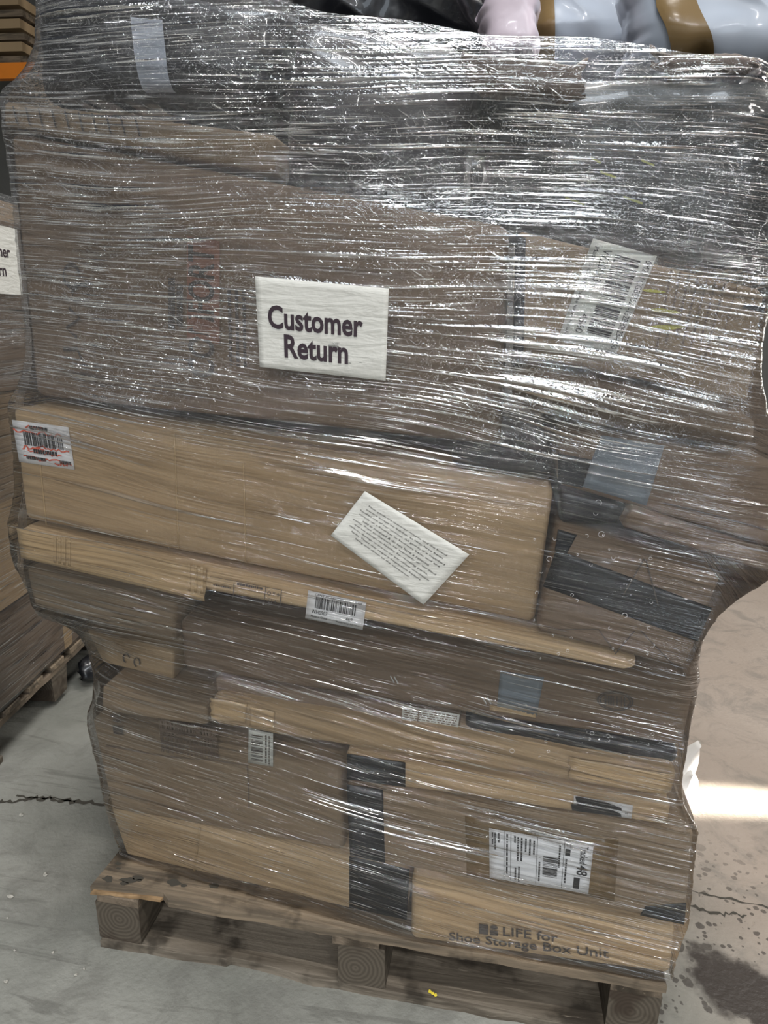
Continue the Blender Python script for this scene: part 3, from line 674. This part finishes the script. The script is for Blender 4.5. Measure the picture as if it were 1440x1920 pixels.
class Front:                                          # a point on a pillow's front grid
    def __init__(s, G): s.G = G
    def strip(s, name, pts, wd, mt, parent, off=.009):
        V = []; nz, nx = s.G.shape[:2]
        for (a, b, ca, cb) in pts:
            for e in np.linspace(-1, 1, 11):
                x = min(max(a+ca*wd*e, 0), 1)*(nx-1); z = min(max(b+cb*wd*e, 0), 1)*(nz-1); i, j = min(int(x), nx-2), min(int(z), nz-2); fx, fz = x-i, z-j
                V.append((s.G[j, i]*(1-fx)+s.G[j, i+1]*fx)*(1-fz)+(s.G[j+1, i]*(1-fx)+s.G[j+1, i+1]*fx)*fz+np.array([0, -off, 0]))
        return link(name, V, gridfaces(11, len(pts)), mt, parent, True)
K1, g1 = pillow('black_parcel', 'flat black plastic parcel at the top corner, crossed by a pale strip', 'package', [(40, -40), (512, -10), (512, 190), (40, 172)], Plane(.05, 0, 0), .22, M['black_plastic'], 3, .02, .25)
Front(g1).strip('pale_strip', [(.52+.03*t_, .3+t_*.7, 1, 0) for t_ in np.linspace(0, 1, 10)], .06, M['grey_plastic'], K1)
K2, g2 = pillow('plastic_parcel', 'lumpy charcoal plastic parcel in the middle of the top layer', 'package', [(525, 20), (884, 60), (884, 392), (525, 326)], Plane(.055, 0, 0), .2, M['dark_plastic'], 5, .04, .35)
K3, g3 = pillow('plastic_parcel', 'dark greenish plastic parcel with yellow-green marks, over the slant-labelled box', 'package', [(902, 120), (1530, 138), (1500, 525), (902, 402)], Plane(.05, 0, 0), .2, M['green_plastic'], 8, .04, .35)
for (a, b, s_) in ((.40, .62, .025), (.30, .80, .03), (.52, .52, .02), (.48, .74, .03), (.36, .55, .015)):
    Front(g3).strip('green_mark', [(a+s_*t_, b+.01*t_, 0, 1) for t_ in np.linspace(-1, 1, 4)], .007, M['olive_mark'], K3, .006)
K4, g4 = pillow('padded_mailer', 'brown padded mailer squeezed under the top edge of the film', 'package', [(860, 92), (1100, 116), (1090, 186), (870, 160)], Plane(.0, 0, 0), .045, M['dark_brown'], 12, .02, .4)
K5, g5 = pillow('black_bag', 'black bag filling the gap behind the charcoal and greenish parcels', 'bag', [(700, 262), (1080, 290), (1080, 440), (700, 400)], Plane(.28, 0, 0), .3, M['black_plastic'], 26, .04, .35)
K6, g6 = pillow('dark_pouch', 'small dark brown pouch caught in the top edge of the film', 'pouch', [(1232, 92), (1424, 102), (1420, 132), (1236, 124)], Plane(.0, 0, 0), .04, M['dark_brown'], 28, .02, .5)
sup = empty('storage_box', (.66, .56, 1.695), 'wide flat charcoal box carrying the loose bags on top of the load', 'box')
bm = bmesh.new(); V, F = box_vf(.12, 1.16, .29, .84, 1.695, 1.765); vs = [bm.verts.new(v) for v in V]
for f in F: bm.faces.new([vs[i] for i in f])
bmesh.ops.bevel(bm, geom=bm.edges[:], offset=.008, segments=2, affect='EDGES'); bm.verts.index_update()
link('body', [tuple(v.co) for v in bm.verts], [[v.index for v in f.verts] for f in bm.faces], M['dark_plastic'], sup); bm.free()
V, F = box_vf(.115, 1.165, .285, .845, 1.7655, 1.772); link('lid', V, F, M['dark_plastic'], sup)
# loose bags above the film's top edge
T1, gt1 = pillow('black_bag', 'glossy black bag lying on top of the load', 'bag', [(520, -120), (935, -100), (930, 90), (520, 60)], Plane(.30, 0, 0), .3, M['black_plastic'], 15, .05, .4, hull=False)
T2, gt2 = pillow('pale_bag', 'small pinkish white plastic bag between the black and grey ones', 'bag', [(905, -90), (1015, -80), (1015, 100), (905, 90)], Plane(.14, 0, 0), .15, M['pink_plastic'], 17, .04, .4, hull=False)
T3, gt3 = pillow('grey_mailer', 'narrow grey plastic mailing bag with a brown tape strip down it', 'bag', [(985, -110), (1250, -100), (1250, 150), (985, 110)], Plane(.31, 0, 0), .25, M['grey_plastic'], 19, .05, .45, hull=False)
Front(gt3).strip('brown_tape', [(.13+.03*t_, t_, 1, 0) for t_ in np.linspace(.02, .98, 40)], .06, M['brown_tape'], T3)
T4, gt4 = pillow('grey_mailer', 'large grey plastic mailing bag with a wide curved brown tape strip', 'bag', [(1190, -140), (1520, -120), (1520, 124), (1190, 108)], Plane(.10, 0, 0), .2, M['grey_plastic'], 22, .05, .45, hull=False)
Front(gt4).strip('brown_tape', [(.24+.18*max(0, t_-.55)**1.2*2, t_, 1, -.3) for t_ in np.linspace(.02, .98, 40)], .11, M['brown_tape'], T4)

# ------------------------------------------------------------------ stretch film
def film_table(P, z0, z1, dz, cen, margin=.005, sig=.016, iters=9, core=None):
    th = np.radians(np.arange(0, 360, 1.)); N = np.stack([np.cos(th), np.sin(th)], 1)
    zs = np.arange(z0, z1+dz, dz); P = np.asarray(P); S = (P[:, :2]-cen) @ N.T
    h = np.full((len(zs), len(th)), -9.)
    k = np.round((P[:, 2]-z0)/dz).astype(int)
    for o in range(-3, 4):
        kk = k+o; ok = (kk >= 0) & (kk < len(zs)); np.maximum.at(h, kk[ok], S[ok])
    for r in range(1, len(zs)):                       # fill rows nothing touches
        if h[r].max() < -5: h[r] = h[r-1]
    for r in range(len(zs)-2, -1, -1):
        if h[r].max() < -5: h[r] = h[r+1]
    if core is not None: h = np.maximum(h, ((np.asarray(core)-cen) @ N.T).max(0)[None])
    raw = h.copy(); n = int(3*sig/dz); g = np.exp(-.5*(np.arange(-n, n+1)*dz/sig)**2); g /= g.sum()
    def sm(a): return np.stack([np.convolve(np.pad(a[:, j], n, 'edge'), g, 'valid') for j in range(a.shape[1])], 1)
    for _ in range(iters): h = np.maximum(raw, sm(h))
    n = 2; g = np.ones(5)/5; h = sm(h)
    return zs, h+margin, th
class FilmSurf(Plane):
    def __init__(s, zs, h, th, cen): s.zs, s.h, s.th, s.cen = zs, h, th, cen; s.y0 = 0.
    def row(s, z):
        q = np.clip((z-s.zs[0])/(s.zs[1]-s.zs[0]), 0, len(s.zs)-1.001); i = int(q); return s.h[i]*(1-(q-i))+s.h[i+1]*(q-i)
    def y(s, x, z):
        r = s.row(z); sn = np.sin(s.th); k = sn < -.05
        return float(np.max((r[k]-np.cos(s.th[k])*(x-s.cen[0]))/sn[k]))+s.cen[1]
def film_mesh(name, surf, z0f, z1f, nrow, phis, mt, kf, seed, amp=.0016):
    cen, th = surf.cen, surf.th; nphi = len(phis); C = np.cos(phis[:, None]-th[None, :]); C = np.where(C > .12, C, np.nan)
    V = np.zeros((nrow, nphi, 3)); d = np.stack([np.cos(phis), np.sin(phis)], 1)
    ref = np.nanmin(surf.row(.9)[None, :]/C, 1)[:, None]*d+cen
    za = np.array([z0f(*q) for q in ref]); zb = np.array([z1f(*q) for q in ref])
    for j in range(nrow):
        z = za+(zb-za)*j/(nrow-1)
        q = np.clip((z-surf.zs[0])/(surf.zs[1]-surf.zs[0]), 0, len(surf.zs)-1.001); i = q.astype(int); f = (q-i)[:, None]
        H = surf.h[i]*(1-f)+surf.h[i+1]*f
        V[j, :, :2] = np.nanmin(H/C, 1)[:, None]*d+cen; V[j, :, 2] = z
    seg = np.linalg.norm(np.diff(ref, axis=0, append=ref[:1]), axis=1); U = np.concatenate([[0], np.cumsum(seg)[:-1]])
    uu = np.repeat(U[None], nrow, 0); vv = V[:, :, 2]+kf(V[:, :, 2])*V[:, :, 0]
    # taut ridges and slack folds along the wrap direction
    n1 = 1-np.abs(fbm(uu*2.2+seed, vv*42, seed, 2)-.5)*4; n2 = fbm(uu*5, vv*18, seed+4, 2)-.5
    V[:, :, :2] += d[None]*(amp*(np.clip(n1, 0, 1)*1.2+n2*1.4))[:, :, None]
    F = []
    for j in range(nrow-1):
        a = j*nphi
        F += [(a+i, a+(i+1) % nphi, a+nphi+(i+1) % nphi, a+nphi+i) for i in range(nphi)]
    return link(name, V.reshape(-1, 3), F, mt, None, True, np.stack([uu.ravel(), vv.ravel()], 1))
CEN = np.array([.6, .45])
zs, hh, th = film_table(HULL, .13, 1.95, .005, CEN, core=[(.04, .10), (1.17, .10), (1.15, .80), (.05, .80)])
FS = FilmSurf(zs, hh, th, CEN)
fx = np.arctan2(0-CEN[1], np.linspace(-.16, 1.34, 420)-CEN[0]); fx = np.unwrap(fx)
rest = np.linspace(fx[-1], fx[0]+2*math.pi, 160)[1:-1]; phis = np.concatenate([fx, rest])
def ztop(x, y):
    f = np.interp(x, [-.1, .42, .59, .75, 1.12, 1.3], [1.95, 1.84, 1.806, 1.782, 1.738, 1.72])
    return f+.012*math.sin(x*23+y*9)*(.4)
def zbot(x, y): return float(np.interp(x, [0, .5, .7, 1.2], [.167, .166, .165, .166]))+.003*math.sin(x*31)
kfn = lambda z: np.interp(z, [.2, .6, 1.2, 1.45, 1.7], [.10, .13, .11, .03, .015])
film = film_mesh('stretch_film', FS, zbot, ztop, 430, phis, M['film'], kfn, 3)
props(film, 'clear wrinkled stretch film wound around the whole pallet load', 'stretch film')

# ---- trapped air bubbles on the film
V, F = [], []; rb = random.Random(5)
spots = [(1122, 943, 7), (1117, 962, 5), (1128, 1002, 7), (1030, 1048, 6), (1171, 1154, 6), (1040, 1010, 4), (1100, 1005, 4), (1150, 1046, 4), (960, 1408, 6), (1110, 1375, 5), (1140, 1380, 5)]
spots += [(rb.uniform(1000, 1230), rb.uniform(1000, 1240), rb.uniform(2, 4)) for _ in range(26)]+[(rb.uniform(1000, 1260), rb.uniform(1375, 1420), rb.uniform(2, 4)) for _ in range(10)]
for (u, v, r_) in spots:
    c0 = FS.hit(u, v, .002); rr = r_*.0007; n = 12; b = len(V); arc = rb.uniform(.5, 1)*2*math.pi; st = rb.uniform(0, 6)
    for i in range(n):
        a_ = st+arc*i/(n-1)
        for (dr, dy) in ((-.00035, 0), (0, -.0006), (.00035, 0)): V.append(c0+np.array([(rr+dr)*math.cos(a_), dy, (rr+dr)*math.sin(a_)]))
    F += [(b+3*i+k, b+3*i+k+1, b+3*i+k+4, b+3*i+k+3) for i in range(n-1) for k in (0, 1)]
props(link('air_bubble', V, F, M['bubble'], film), kind='stuff')
# ---- papers stuck on the film
q = [(478, 518), (729, 541), (723, 714), (487, 688)]
cr = empty('paper_sign', FS.hit(605, 700), 'white paper sign reading Customer Return, stuck on the film of the near load', 'sign')
d = Decal(q, FS, .0025); d.sheet('paper_sheet', M['paper'], cr, 24, 16)
d.prints('lettering', [text('Customer', .085, .815, .285, .545, .026), text('Return', .205, .705, .595, .86, .026)], M['ink_plum'], cr, .0016)
q = [(684, 921), (880, 1040), (794, 1134), (620, 1004)]
nt = empty('paper_note', FS.hit(794, 1130), 'tilted white paper note with small disclaimer print, stuck below the sign', 'note')
d = Decal(q, FS, .0025); d.sheet('paper_sheet', M['paper'], nt, 20, 14)
lines = ['These goods are customer returns and the brand', 'owners accept no liability, as they have been', 'handled out of our control. All goods are supplied', 'strictly on a business to business basis and are', 'sold as received & do not have a returns', 'policy. Prior to dispatch, no warranty or verified', 'and we accept no liability for missing parts,', 'defects, damage in transit or any other condition', 'faults. These may require inspection before', 'being sold direct to the consumer.']
it = []
for k, l_ in enumerate(lines):
    wd = len(l_)*.0168; it.append(text(l_, .5-wd/2, .5+wd/2, .17+k*.066, .17+k*.066+.038, .004))
d.prints('lettering', it, M['ink'], nt, .0016)

# ------------------------------------------------------------------ neighbouring wrapped pallet
AN = math.radians(7); ca, sa = math.cos(AN), math.sin(AN)
def nbw(x, y, z): return np.array([-1.20+ca*x-sa*y, .86+sa*x+ca*y, z])     # its own frame: x to our gap, y along it
NBH = []
nb_specs = [('large brown carton at the foot of the neighbouring load', -.46, .50, -.56, .58, .162, .44, 'brown'),
            ('wide kraft carton in the middle of the neighbouring load', -.48, .47, -.57, .05, .445, .80, 'kraft'),
            ('brown carton beside the wide kraft one in the neighbouring load', -.45, .49, .06, .57, .445, .78, 'brown'),
            ('long dull carton across the neighbouring load', -.47, .52, -.58, .58, .805, 1.12, 'dull'),
            ('brown carton bearing the neighbouring sign', -.46, .50, -.56, .55, 1.125, 1.62, 'brown'),
            ('pale carton on top of the neighbouring load', -.40, .44, -.5, .4, 1.625, 1.69, 'dull')]
def nb_box(label, x0, x1, y0, y1, z0, z1, mt):
    o = empty('carton', nbw((x0+x1)/2, (y0+y1)/2, z0), label, 'box')
    bm = bmesh.new(); V, F = box_vf(x0, x1, y0, y1, z0, z1); vs = [bm.verts.new(nbw(*v)) for v in V]
    for f in F: bm.faces.new([vs[i] for i in f])
    bmesh.ops.bevel(bm, geom=bm.edges[:], offset=.006, segments=2, affect='EDGES')
    bm.verts.index_update(); VV = [tuple(v.co) for v in bm.verts]; FF = [[v.index for v in f.verts] for f in bm.faces]; bm.free()
    link('body', VV, FF, M[mt], o)
    for z in np.arange(z0, z1, .004):
        for (x, y) in ((x0, y0), (x1, y0), (x0, y1), (x1, y1)): NBH.append(nbw(x, y, z))
    for t_ in np.linspace(0, 1, 2):
        ym = (y0+y1)/2+(.1 if mt == 'brown' else -.1)
    Vt, Ft = box_vf(x1-.01, x1+.0012, ym-.03, ym+.03, z0+.004, z1-.004)
    link('parcel_tape', [nbw(*v) for v in Vt], Ft, M['clear_tape'], o)
    return o
for s_ in nb_specs: nb_box(*s_)
CN = np.array([-1.20, .86])
zsn, hn, thn = film_table(NBH, .12, 1.75, .01, CN, .006, .03, 10, core=[tuple(nbw(a, b, 0)[:2]) for a, b in ((-.38, -.48), (.42, -.48), (.42, .38), (-.38, .38))])
FN = FilmSurf(zsn, hn, thn, CN)
ph = np.linspace(-math.pi, math.pi, 260, endpoint=False)
fn = film_mesh('stretch_film', FN, lambda x, y: .165, lambda x, y: 1.70, 150, ph, M['film_nb'], lambda z: 0*z+.03, 9, .003)
props(fn, 'stretch film wound around the neighbouring load, hanging over its pallet', 'stretch film')
sg = empty('paper_sign', nbw(.53, -.2, 1.41), 'customer return sign on the film of the neighbouring load', 'sign')
def nb_sign(y, z, off): return nbw(.512+off, y, z)
y0, y1, z0, z1 = -.36, -.02, 1.41, 1.60
link('paper_sheet', [nb_sign(y0, z0, .012), nb_sign(y1, z0, .012), nb_sign(y1, z1, .012), nb_sign(y0, z1, .012), nb_sign(y0, z0, .0125), nb_sign(y1, z0, .0125), nb_sign(y1, z1, .0125), nb_sign(y0, z1, .0125)], [(3, 2, 1, 0), (4, 5, 6, 7), (0, 1, 5, 4), (1, 2, 6, 5), (2, 3, 7, 6), (3, 0, 4, 7)], M['paper'], sg)
Vs, Fs = [], []
for tx in (text('Customer', .30, .85, .28, .46, .018), text('Return', .38, .76, .56, .74, .018)):
    b = len(Vs); Vs += [nb_sign(y0+a*(y1-y0), z1-t_*(z1-z0), .0135) for a, t_ in tx[0]]; Fs += [tuple(b+i for i in f) for f in tx[1]]
link('lettering', Vs, Fs, M['ink_plum'], sg)

# ------------------------------------------------------------------ things on the floor
def lump(name, label, cat, c, rx, ry, rz, mt, seed, n=20, rough=.35, group=None):
    V, F = [], []
    for j in range(n//2+1):
        for i in range(n):
            a, b = 2*math.pi*i/n, math.pi*j/(n//2); x, y, z = math.cos(a)*math.sin(b), math.sin(a)*math.sin(b), math.cos(b)
            k = 1+rough*(float(fbm(x*2+seed, y*2+z*2.3, seed, 3))-.5)*2
            V.append(np.array([c[0]+rx*x*k, c[1]+ry*y*k, c[2]+max(rz*(z+.75)*k, 0)]))
    F = [(j*n+i, (j+1)*n+i, (j+1)*n+(i+1) % n, j*n+(i+1) % n) for j in range(n//2) for i in range(n)]
    return props(link(name, V, F, mt, None, n > 10), label, cat, group)
lump('black_sack', 'crumpled black sack on the floor behind the neighbouring pallet', 'sack', np.array([-.665, 1.20, 0]), .065, .17, .06, M['black_plastic'], 31, 28, .5)
for k, (u, v, r) in enumerate([(85, 1642, .006), (20, 1683, .007), (40, 1530, .006), (99, 1787, .004), (143, 1829, .004), (12, 1842, .005), (158, 1817, .003), (14, 1722, .003), (1270, 1760, .004), (28, 1783, .003)]):
    lump('pebble', 'small grey stone chip on the bare concrete floor', 'stone', onz(u, v, 0), r, r*.8, r*.7, M['pebble'], 40+k, 8, .5, 'stone chips on the floor')
for k, (u, v) in enumerate([(806, 1861), (811, 1864), (816, 1867)]):
    lump('foam_crumb', 'tiny yellow foam crumb on the bottom board of the near pallet', 'crumb', onz(u, v, ZB+.001), .004, .003, .003, M['yellow'], 60+k, 8, .4, 'yellow crumbs on the pallet')
# white plastic flaps on the floor beyond the load
def petal(base, tip, wd, parent):
    V = []; n = 14; ax = tip-base; L = np.linalg.norm(ax)
    for th_ in (0, .003):
        for i in range(n):
            t_ = i/(n-1); w_ = wd*math.sin(math.pi*(.12+.88*t_)**.8)+.002
            for e in np.linspace(-1, 1, 7): V.append(base+ax*t_+np.array([e*w_, .03*e*e+.02*math.sin(t_*3)+th_, 0]))
    m_ = n*7; F = gridfaces(7, n)+[tuple(reversed(f)) for f in gridfaces(7, n, m_)]
    rim = [i for i in range(7)]+[j*7+6 for j in range(1, n)]+[(n-1)*7+i for i in range(5, -1, -1)]+[j*7 for j in range(n-2, 0, -1)]
    F += [(rim[(k+1) % len(rim)], rim[k], rim[k]+m_, rim[(k+1) % len(rim)]+m_) for k in range(len(rim))]
    return link('flap', V, F, M['white_plastic'], parent, True)
b0 = onz(1280, 1500, 0)
ws = empty('plastic_scrap', b0, 'white plastic scrap with two curled flaps, on the floor beside the load', 'scrap')
petal(b0+np.array([-.03, .0, 0]), b0+np.array([.035, .02, .175]), .045, ws)
petal(b0+np.array([.0, -.02, 0]), b0+np.array([.02, .0, .085]), .04, ws)
c = onz(1378, 1112, 0); V, F = box_vf(c[0]-.22, c[0]+.0, c[1], c[1]+.1, 0, .09); wb = link('timber_offcut', V, F, M['wood_x']); props(wb, 'short timber offcut lying on the floor far behind the load', 'timber')

# ------------------------------------------------------------------ racking seen past the top corner
rx = ony(8, 130, 5.0)
rk = empty('pallet_rack', (rx[0]-.6, 5.2, 0), 'pallet rack with orange beams standing behind both loads', 'rack')
zo = rx[2]
for k, z in enumerate((zo-.07, zo+1.4, zo-1.6)):
    V, F = box_vf(rx[0]-2.2, rx[0]+.35, 5.0, 5.06, z, z+.12); link('beam', V, F, M['orange'], rk)
for x in (rx[0]-2.25, rx[0]+.36):
    for y in (5.0, 6.0):
        V, F = box_vf(x, x+.08, y, y+.08, 0, 5.2); link('upright', V, F, M['rackgrey'], rk)
V, F = box_vf(rx[0]-2.2, rx[0]+.35, 5.06, 6.05, zo+.03, zo+.05); link('shelf_panel', V, F, M['rackgrey'], rk)
for k in range(6):
    z = zo+.055+k*.085; V, F = box_vf(rx[0]-1.2, rx[0]+.2-.03*(k % 2), 5.02, 5.9, z, z+.05+.02*(k % 2))
    b = link('board', V, F, M['kraft' if k % 2 else 'wood_x'])
    props(b, ['lowest wooden board of the stack on the rack shelf', 'kraft board lying on the lowest wooden board of the rack stack', 'wooden board between the lower two kraft boards on the rack', 'middle kraft board of the stack on the rack shelf', 'uppermost wooden board of the stack on the rack shelf', 'kraft board topping the stack on the rack shelf'][k], 'board', 'boards on the rack')
